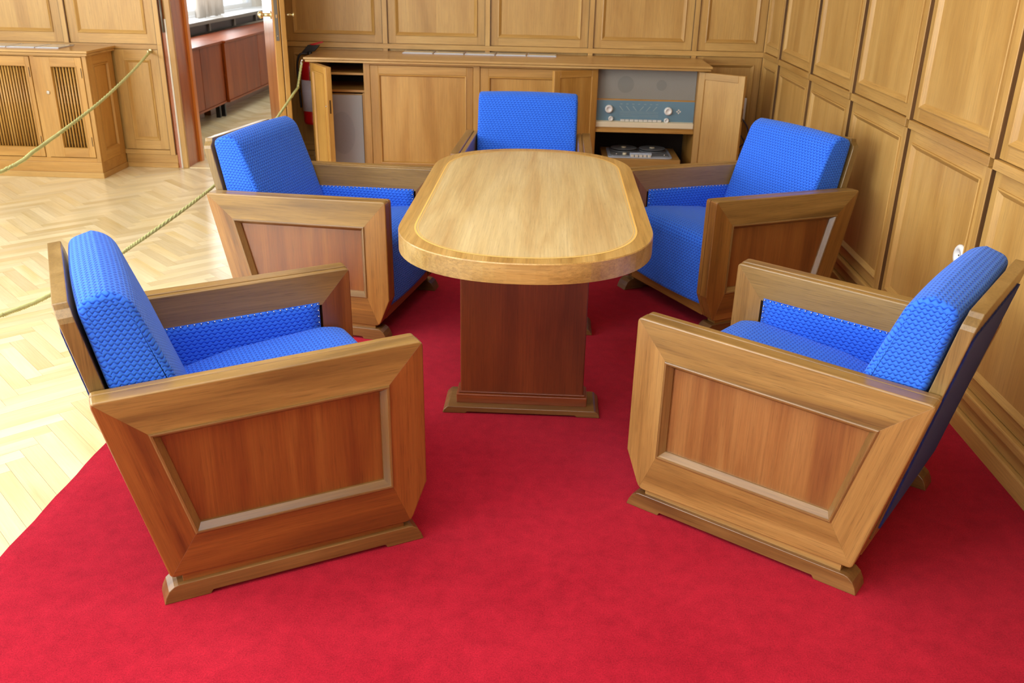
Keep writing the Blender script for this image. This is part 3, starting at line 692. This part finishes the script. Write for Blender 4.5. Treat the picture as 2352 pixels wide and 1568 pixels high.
def rope2(pts, r, label):
    t = thing('barrier_rope', label, 'rope', (0, 0, 0), 0, 'barrier ropes')
    P_ = resamp(pts, .006); acc = 0; strands = [[], [], []]; prev = None
    for i, p in enumerate(P_):
        if prev is not None: acc += (p-prev).length
        d = (P_[min(i+1, len(P_)-1)]-P_[max(i-1, 0)]).normalized(); a = Vector((0, 1, 0)).cross(d); a.normalize(); b_ = d.cross(a)
        for k in range(3):
            th = acc/.034*2*PI+k*2*PI/3; strands[k].append(p+(a*math.cos(th)+b_*math.sin(th))*r*.48)
        prev = p
    for s_ in strands: MB().tube(s_, r*.60, 5).build('strand', 'rope', t)
    return t
rope2(R1, .0095, 'pale green cord rope running from the hook on the left wall panelling')
rope2(R2, .0095, 'pale green cord rope sagging behind the two left armchairs from the sideboard end')
t = thing('rope_hook', 'small brass rope hook on the panelling left of the door frame', 'hook', (-2.893, YB-.02, .838))
MB().cyl((0, .008, 0), .014, -.012, 'y', 16).lathe((0, -.004, 0), [(.006, 0), (.006, -.02), (.011, -.026), (.004, -.034)], 14, 'y').build('rosette', 'brass', t)
MB().tube(bez([(0, -.016, .0), (.0, -.03, -.014), (0, -.045, -.006), (0, -.042, .010)], 8), .004).build('hook', 'brass', t)
t = thing('rope_hook', 'small chrome rope hook at the left end of the sideboard', 'hook', (-1.634, F-.05, .860))
MB().cyl((0, 0, 0), .007, -.02, 'x', 12).build('rosette', 'chrome', t)
MB().tube(bez([(-.012, 0, 0), (-.016, -.004, -.018), (-.008, -.008, -.03)], 8), .003).build('hook', 'chrome', t)
t = thing('rope_stanchion', 'brass rope post standing left of the carpet edge near the camera', 'stanchion', (-2.14, .56, FZ))
MB().lathe((0, 0, 0), [(.15, 0), (.15, .01), (.10, .025), (.02, .035), (.016, .05)], 32).build('base', 'brass', t)
MB().cyl((0, 0, .03), .014, .84, 'z', 16).build('post', 'brass', t)
MB().lathe((0, 0, .86), [(.014, 0), (.024, .01), (.028, .03), (.02, .05), (.004, .06)], 20).build('finial', 'brass', t)

# ------------------------------------------------------------------ oval table
TB = thing('oval_table', 'oval walnut conference table with light double inlay line', 'table', (-.061, 3.40, 0), -.004)
hw, hl, e_, en = .421, .862, .42, 2.22
def oval(off, n=20):
    a = hw-off; b = e_-off; ys_ = hl-e_; out = []
    for k in range(4*n):
        t_ = 2*PI*k/(4*n); c_, s_ = math.cos(t_), math.sin(t_)
        x = a*math.copysign(abs(c_)**(2/en), c_); y = b*math.copysign(abs(s_)**(2/en), s_)
        out.append((x, y+(ys_ if s_ >= 0 else -ys_)))
        if k == 2*n: out.append((x, y-ys_))
    out.append((a, -ys_))
    return out
ZT = .70
def clean(P_):
    out = []
    for q in P_:
        if not out or (abs(q[0]-out[-1][0])+abs(q[1]-out[-1][1])) > 1e-5: out.append(q)
    return out
TO = clean(oval(0))
MB().prism(TO, ZT-.064, ZT-.0035, 'z', 'x').build('top_edge', 'table_edge', TB)
# veneered top: outer border + book-matched leaves inside the inlay
ob, ib = clean(oval(.002)), clean(oval(.052)); n = len(ob)
def ringz(A, B, z, g): return [(p[0], p[1], z) for p in A]+[(p[0], p[1], z) for p in B], [(i, (i+1) % len(A), len(A)+(i+1) % len(A), len(A)+i) for i in range(len(A))]
bo = MB()
v, f = ringz(clean(oval(0)), ob, ZT-.0035, 'y'); v = [(p[0], p[1], ZT-.0035) for p in clean(oval(0))]+[(p[0], p[1], ZT) for p in ob]; bo.add(v, f, 'y', tone=.5, smooth=False)
v, f = ringz(ob, ib, ZT, 'y'); bo.add(v, f, 'y', tone=.5); bo.build('border_veneer', 'table_edge', TB)
v = [(p[0], p[1], ZT) for p in ib]; MB().add(v, [tuple(range(len(v)))], 'y').build('top_veneer', 'table', TB)
for o1, o2 in ((.052, .0585), (.0635, .0655)):
    A, B = clean(oval(o1)), clean(oval(o2)); v, f = ringz(A, B, ZT+.0004, 'y'); MB().add(v, f).build('inlay_line', 'inlay', TB)
for s_ in (-1, 1):
    yc = s_*.39
    MB().box(-.222, .222, yc-.038, yc+.038, .065, ZT-.064, 'z').build('pedestal', 'pedestal', TB, .004)
    MB().box(-.236, .236, yc-.050, yc+.050, .026, .062, 'x').box(-.229, .229, yc-.043, yc+.043, .062, .070, 'x').build('plinth', 'pedestal', TB, .003)
    ft = [(-.284, 0), (-.20, 0), (-.195, .006), (.195, .006), (.20, 0), (.284, 0), (.280, .012), (.268, .024), (.262, .027), (-.262, .027), (-.268, .024), (-.280, .012)]
    MB().prism(ft, yc-.083, yc+.083, 'y', 'x').build('foot', 'runner', TB, .003)
MB().box(-.03, .03, -.36, .36, .30, .42, 'y').build('stretcher', 'pedestal', TB, .003)

# ------------------------------------------------------------------ armchair
W_, TK = .72, .072
P1, P2_, P3, P4, P5 = (-.094, .584), (.706, .604), (.709, .182), (.661, .064), (.022, .072)
O1, O2, O3, O4 = (.021, .481), (.6095, .494), (.611, .188), (.095, .186)
def arc(P_, A, B, r, n=4):
    P_, A, B = Vector(P_), Vector(A), Vector(B); a = (A-P_).normalized(); b = (B-P_).normalized()
    out = []
    for i in range(n+1):
        t_ = i/n; p = P_+a*r*(1-t_)**2+b*r*t_**2; out.append((p.x, p.y))
    return out
a1 = arc(P1, P5, P2_, .016); a2 = arc(P2_, P1, P3, .016); a4 = arc(P4, P3, P5, .02); a5 = arc(P5, P4, P1, .012)
members = {
    'top_rail': (a1[2:]+a2[:3]+[O2, O1], 'x'),
    'front_stile': (a2[2:]+[P3]+a4[:3]+[O3, O2], 'z'),
    'bottom_rail': (a4[2:]+a5[:3]+[O4, O3], 'x'),
    'rear_stile': (a5[2:]+a1[:3]+[O1, O4], (-.23, 0, 1))}
def inset(poly, d):
    c = Vector((sum(p[0] for p in poly)/len(poly), sum(p[1] for p in poly)/len(poly))); n = len(poly)
    ar = sum(poly[i][0]*poly[(i+1) % n][1]-poly[(i+1) % n][0]*poly[i][1] for i in range(n)); s_ = 1 if ar > 0 else -1; out = []
    for i in range(n):
        p0, p1, p2 = Vector(poly[i-1]), Vector(poly[i]), Vector(poly[(i+1) % n])
        e1 = (p1-p0).normalized(); e2 = (p2-p1).normalized(); n1 = Vector((-e1.y, e1.x))*s_; n2 = Vector((-e2.y, e2.x))*s_
        k = n1+n2; k = k/max(.3, 1+n1.dot(n2)); out.append((p1.x+k.x*d, p1.y+k.y*d))
    return out
def lay(mb, poly, g, s_, y0, y1, ins=0):
    pts = inset(poly, ins) if ins else poly
    mb.prism(pts, s_*y0, s_*y1, 'y', g)
def outer_inset(poly, d):
    """shift only the points lying on the outer outline of the side inwards"""
    full = inset(FULL, d); out = []
    for p in poly:
        best = None
        for i, q in enumerate(FULL):
            if abs(q[0]-p[0])+abs(q[1]-p[1]) < 1e-6: best = full[i]
        out.append(best or p)
    return out
FULL = a1+a2+[P3]+a4+a5
def cushion(prof, h, r, crown, ny_=12, u_along='y'):
    """closed side profile (x,z) swept across y with rounded side edges; UVs follow the cloth"""
    n = len(prof); ys_ = []
    for k in range(5): a = PI/2*k/4; ys_.append((-h+r*(1-math.sin(a)), r*(1-math.cos(a))) )
    ys_ = [(-h+r-r*math.cos(PI/2*k/4), r-r*math.sin(PI/2*k/4)) for k in range(5)]
    mids = [(-h+r+(2*h-2*r)*k/ny_, 0) for k in range(1, ny_)]
    rows = ys_+mids+[(-y, i) for y, i in ys_[::-1]]
    arc_ = [0]
    for i in range(n): arc_.append(arc_[-1]+math.hypot(prof[(i+1) % n][0]-prof[i][0], prof[(i+1) % n][1]-prof[i][1]))
    v = []; 
    for y, ins in rows:
        b_ = crown*(1-(y/h)**2) if abs(y) < h else 0
        pr = inset(prof, ins-b_)
        v += [(p[0], y, p[1]) for p in pr]
    f = []; uv = []
    R = len(rows)
    for j in range(R-1):
        for i in range(n):
            f.append((j*n+i, (j+1)*n+i, (j+1)*n+(i+1) % n, j*n+(i+1) % n))
            y0, y1 = rows[j][0], rows[j+1][0]
            if j < 3 or j >= R-4:
                uv.append([(v[q][0], v[q][2]) for q in f[-1]])
            else: uv.append([(y0, arc_[i]), (y1, arc_[i]), (y1, arc_[i+1]), (y0, arc_[i+1])])
    f.append(tuple(range(n))); uv.append([(prof[i][0], prof[i][1]) for i in range(n)])
    f.append(tuple((R-1)*n+i for i in range(n))[::-1]); uv.append([(prof[i][0], prof[i][1]) for i in range(n)][::-1])
    me = bpy.data.meshes.new('cushion'); me.from_pydata(v, [], f); l = me.uv_layers.new(name='UVMap'); k = 0
    for ff, uu in zip(me.polygons, uv):
        for q in uu: l.data[k].uv = q; k += 1
        ff.use_smooth = True
    me.materials.append(M['blue']); me.update(); return me
def roundpoly(P_, rs, n=5):
    out = []; m_ = len(P_)
    for i in range(m_):
        if rs[i] <= 0: out.append(P_[i]); continue
        out += arc(P_[i], P_[i-1], P_[(i+1) % m_], rs[i], n)
    return out
def subdiv(P_, st=.04):
    out = []
    for i in range(len(P_)):
        a, b = Vector(P_[i]), Vector(P_[(i+1) % len(P_)]); n = max(1, int((b-a).length/st))
        for k in range(n): q = a.lerp(b, k/n); out.append((q.x, q.y))
    return out
def meshobj(name, me, parent): o = bpy.data.objects.new(name, me); col.objects.link(o); o.parent = parent; return o

def make_chair():
    t = bpy.data.objects.new('armchair', None); col.objects.link(t); t.empty_display_size = .1
    for s_ in (-1, 1):
        h = W_/2
        for nm, (poly, g) in members.items():
            mb = MB(); oi = outer_inset(poly, .005); tn = rnd.random(); of = Vector((rnd.uniform(-9, 9), rnd.uniform(-9, 9), rnd.uniform(-9, 9)))
            mb.prism(poly, s_*(h-.044), s_*h, 'y', g, tone=tn, off=of)
            mb.prism(outer_inset(poly, .007), s_*(h-.049), s_*(h-.044), 'y', g, tone=tn, off=of)
            mb.prism(outer_inset(poly, .0015), s_*(h-TK), s_*(h-.049), 'y', g, tone=tn, off=of)
            def onrim(c): return min(max(abs(c.x-q[0]), abs(c.z-q[1])) for q in FULL) < .004
            def wf(a_, b_):
                if abs(a_.y-b_.y) > 1e-4: return .12
                return 1.0 if onrim(a_) and onrim(b_) and (abs(a_.x-b_.x)+abs(a_.z-b_.z)) > 1e-4 else .12
            mb.build(nm, 'walnut_top' if nm == 'top_rail' else 'walnut', t, .004, 3, wf=wf)
        # thin worn cap strips along the arm top
        pp = inset([O1, O2, O3, O4], -.004)
        MB().prism(pp, s_*(h-.030), s_*(h-.022), 'y', 'z').build('side_panel', 'mahog', t)
        mo = MB(); prof = [(0, -.001), (0, .003), (.003, .0045), (.007, .004), (.008, .0015), (.012, -.004), (.021, -.016), (.021, -.022)]
        q = [O1, O2, O3, O4]; loops = []
        for i_, d_ in prof: loops.append([(p[0], s_*(h+d_), p[1]) for p in inset(q, i_-.001)])
        for k in range(4):
            k2 = (k+1) % 4; vv = [lp[k] for lp in loops]+[lp[k2] for lp in loops]; L = len(loops)
            ff = [(a, a+1, L+a+1, L+a) for a in range(L-1)]
            if s_ > 0: ff = [x[::-1] for x in ff]
            mo.add(vv, ff, 'x' if k % 2 == 0 else 'z', tone=.5)
        mo.build('panel_moulding', 'moulding', t)
        # padded cloth on the inner face
        ip = [(.0, .484), (.600, .503), (.603, .19), (.10, .19)]
        n_ = 14; v = []; f = []; uv = []
        for j in range(n_+1):
            for i in range(n_+1):
                a, b = i/n_, j/n_
                x = (ip[3][0]*(1-a)+ip[2][0]*a)*(1-b)+(ip[0][0]*(1-a)+ip[1][0]*a)*b; z = (ip[3][1]*(1-a)+ip[2][1]*a)*(1-b)+(ip[0][1]*(1-a)+ip[1][1]*a)*b
                pu = .002+.006*min(1, 8*a, 8*(1-a), 8*b, 8*(1-b))
                v.append((x, s_*(h-TK-pu), z))
        for j in range(n_):
            for i in range(n_): q_ = (j*(n_+1)+i, j*(n_+1)+i+1, (j+1)*(n_+1)+i+1, (j+1)*(n_+1)+i); f.append(q_ if s_ > 0 else q_[::-1])
        # close the back so the pad is solid
        nb = len(v); rim_ = [i for i in range(n_+1)]+[(j+1)*(n_+1)-1 for j in range(1, n_+1)]+[n_*(n_+1)+i for i in range(n_-1, -1, -1)]+[j*(n_+1) for j in range(n_-1, 0, -1)]
        for r_ in rim_: v.append((v[r_][0], s_*(h-TK+.002), v[r_][2]))
        for i in range(len(rim_)): q_ = (rim_[(i+1) % len(rim_)], rim_[i], nb+i, nb+(i+1) % len(rim_)); f.append(q_ if s_ > 0 else q_[::-1])
        me = bpy.data.meshes.new('inner_cloth'); me.from_pydata(v, [], f); l = me.uv_layers.new(name='UVMap')
        for lo in me.loops: p = v[lo.vertex_index]; l.data[lo.index].uv = (p[0], p[2])
        for p in me.polygons: p.use_smooth = True
        me.materials.append(M['blue']); meshobj('inner_cloth', me, t)
        nl = MB(); path = []
        for k in range(26): a = k/25; path.append((.10+.495*a, .4845+(.4985-.4845)*a))
        for k in range(1, 15): path.append((.5955, .4985-k*.0205))
        for px_, pz_ in path:
            nl.lathe((px_, s_*(h-TK-.004), pz_), [(.0032, 0), (.0030, -s_*.0016), (.0018, -s_*.0030), (.0003, -s_*.0036)], 8, 'y')
        o = nl.build('nail_heads', 'chrome', t); o['kind'] = 'stuff'
        # foot runner with curved ends and shallow arch
        ft = [(-.002, .0), (.112, .0), (.118, .010), (.582, .010), (.588, .0), (.695, .0), (.688, .020), (.678, .038), (.664, .048), (.655, .050), (.036, .050), (.026, .047), (.012, .036), (.003, .018)]
        MB().prism(ft, s_*(h-.066), s_*(h+.004), 'y', 'x').build('foot_runner', 'runner', t, .002)
        MB().box(.05, .64, s_*(h-.058), s_*(h-.008), .049, .074, 'x').build('foot_neck', 'walnut', t)
    hi = W_/2-TK
    MB().box(.630, .664, -hi, hi, .070, .117, 'y').build('front_rail', 'walnut', t, .004)
    MB().box(.02, .06, -hi, hi, .074, .117, 'y').build('rear_rail', 'walnut', t, .004)
    MB().box(.04, .64, -hi, hi, .100, .112, 'x').build('seat_base', 'inner', t)
    sp_ = [(.160, .120), (.674, .119), (.682, .412), (.60, .428), (.31, .398), (.155, .362)]
    sp_ = subdiv(roundpoly(sp_, [.01, .012, .040, .03, 0, .02], 7), .05)
    me = cushion(sp_, hi-.005, .020, .010); meshobj('seat_cushion', me, t)
    bp_ = [(.178, .345), (.103, .586), (.028, .798), (-.020, .812), (-.086, .792), (-.046, .58), (.03, .345)]
    bp_ = subdiv(roundpoly(bp_, [.02, .0, .040, .0, .030, 0, .02], 7), .05)
    me = cushion(bp_, hi-.008, .016, .007); meshobj('back_cushion', me, t)
    # back frame slab with coved top corners
    def sx(z): return -.088-.206*(z-.576)
    b2 = hi-.003
    outl = [(-b2, .13), (b2, .13), (b2, .752), (b2-.004, .764), (b2-.014, .772), (b2-.024, .779), (b2-.030, .792), (-b2+.030, .792), (-b2+.024, .779), (-b2+.014, .772), (-b2+.004, .764), (-b2, .752)]
    n = len(outl); v = [(sx(z), y, z) for y, z in outl]+[(sx(z)+.034, y, z+.003) for y, z in outl]
    f = [tuple(range(n)), tuple(range(n, 2*n))[::-1]]+[(i+n, (i+1) % n+n, (i+1) % n, i) for i in range(n)]
    MB().add(v, f, 'z').build('back_frame', 'walnut_edge', t, .0025, 2)
    bc = []; c2 = b2-.020
    for k in range(40): z = .16+(.725-.16)*k/39; bc.append((c2+.0025*math.sin(k*2.1), z))
    for k in range(39): bc.append((c2-.03-(2*c2-.06)*k/38, .735+.002*math.sin(k*2.1)))
    for k in range(40): z = .725-(.725-.16)*k/39; bc.append((-c2+.0025*math.sin(k*2.1), z))
    v = [(sx(z)-.005, y, z) for y, z in bc]+[(sx(z)+.001, y, z) for y, z in bc]; n = len(bc)
    f = [tuple(range(n)), tuple(range(n, 2*n))[::-1]]+[(i+n, (i+1) % n+n, (i+1) % n, i) for i in range(n)]
    me = bpy.data.meshes.new('back_cover'); me.from_pydata(v, [], f); l = me.uv_layers.new(name='UVMap')
    for lo in me.loops: p = v[lo.vertex_index]; l.data[lo.index].uv = (p[1], p[2])
    me.materials.append(M['blue_shaded']); meshobj('back_cover', me, t)
    return t
chair = make_chair()
spots = [((-1.0967, 2.1452), .4969, 'blue upholstered armchair at the front left, angled with its back to the parquet'),
         ((-1.2676, 4.0523), -.1917, 'blue upholstered armchair at the left far side of the table, before the doorway'),
         ((-.1168, 5.2899), -1.5882, 'blue upholstered armchair at the head of the table in front of the sideboard'),
         ((1.1596, 4.3846), 3.6352, 'blue upholstered armchair at the right far side of the table by the wall'),
         ((1.0539, 2.2758), 2.5262, 'blue upholstered armchair at the front right, below the white wall socket')]
chairs = [chair]+[copy_tree(chair) for _ in spots[1:]]
for k, ((x, y), a, lab) in enumerate(spots):
    o = chairs[k]
    swap = {0: {'chair_walnut': 'walnut_red'}, 4: {'chair_walnut': 'walnut_tan', 'chair_red_panel': 'panel_tan'}}.get(k, {})   # the chairs have faded unequally
    for ch in o.children:
        if ch.material_slots and ch.material_slots[0].material.name in swap:
            ch.material_slots[0].link = 'OBJECT'; ch.material_slots[0].material = M[swap[ch.data.materials[0].name]]
    o.location = (x, y, 0); o.rotation_euler = (0, 0, a); tag(o, lab, 'armchair', 'blue armchairs around the oval table')
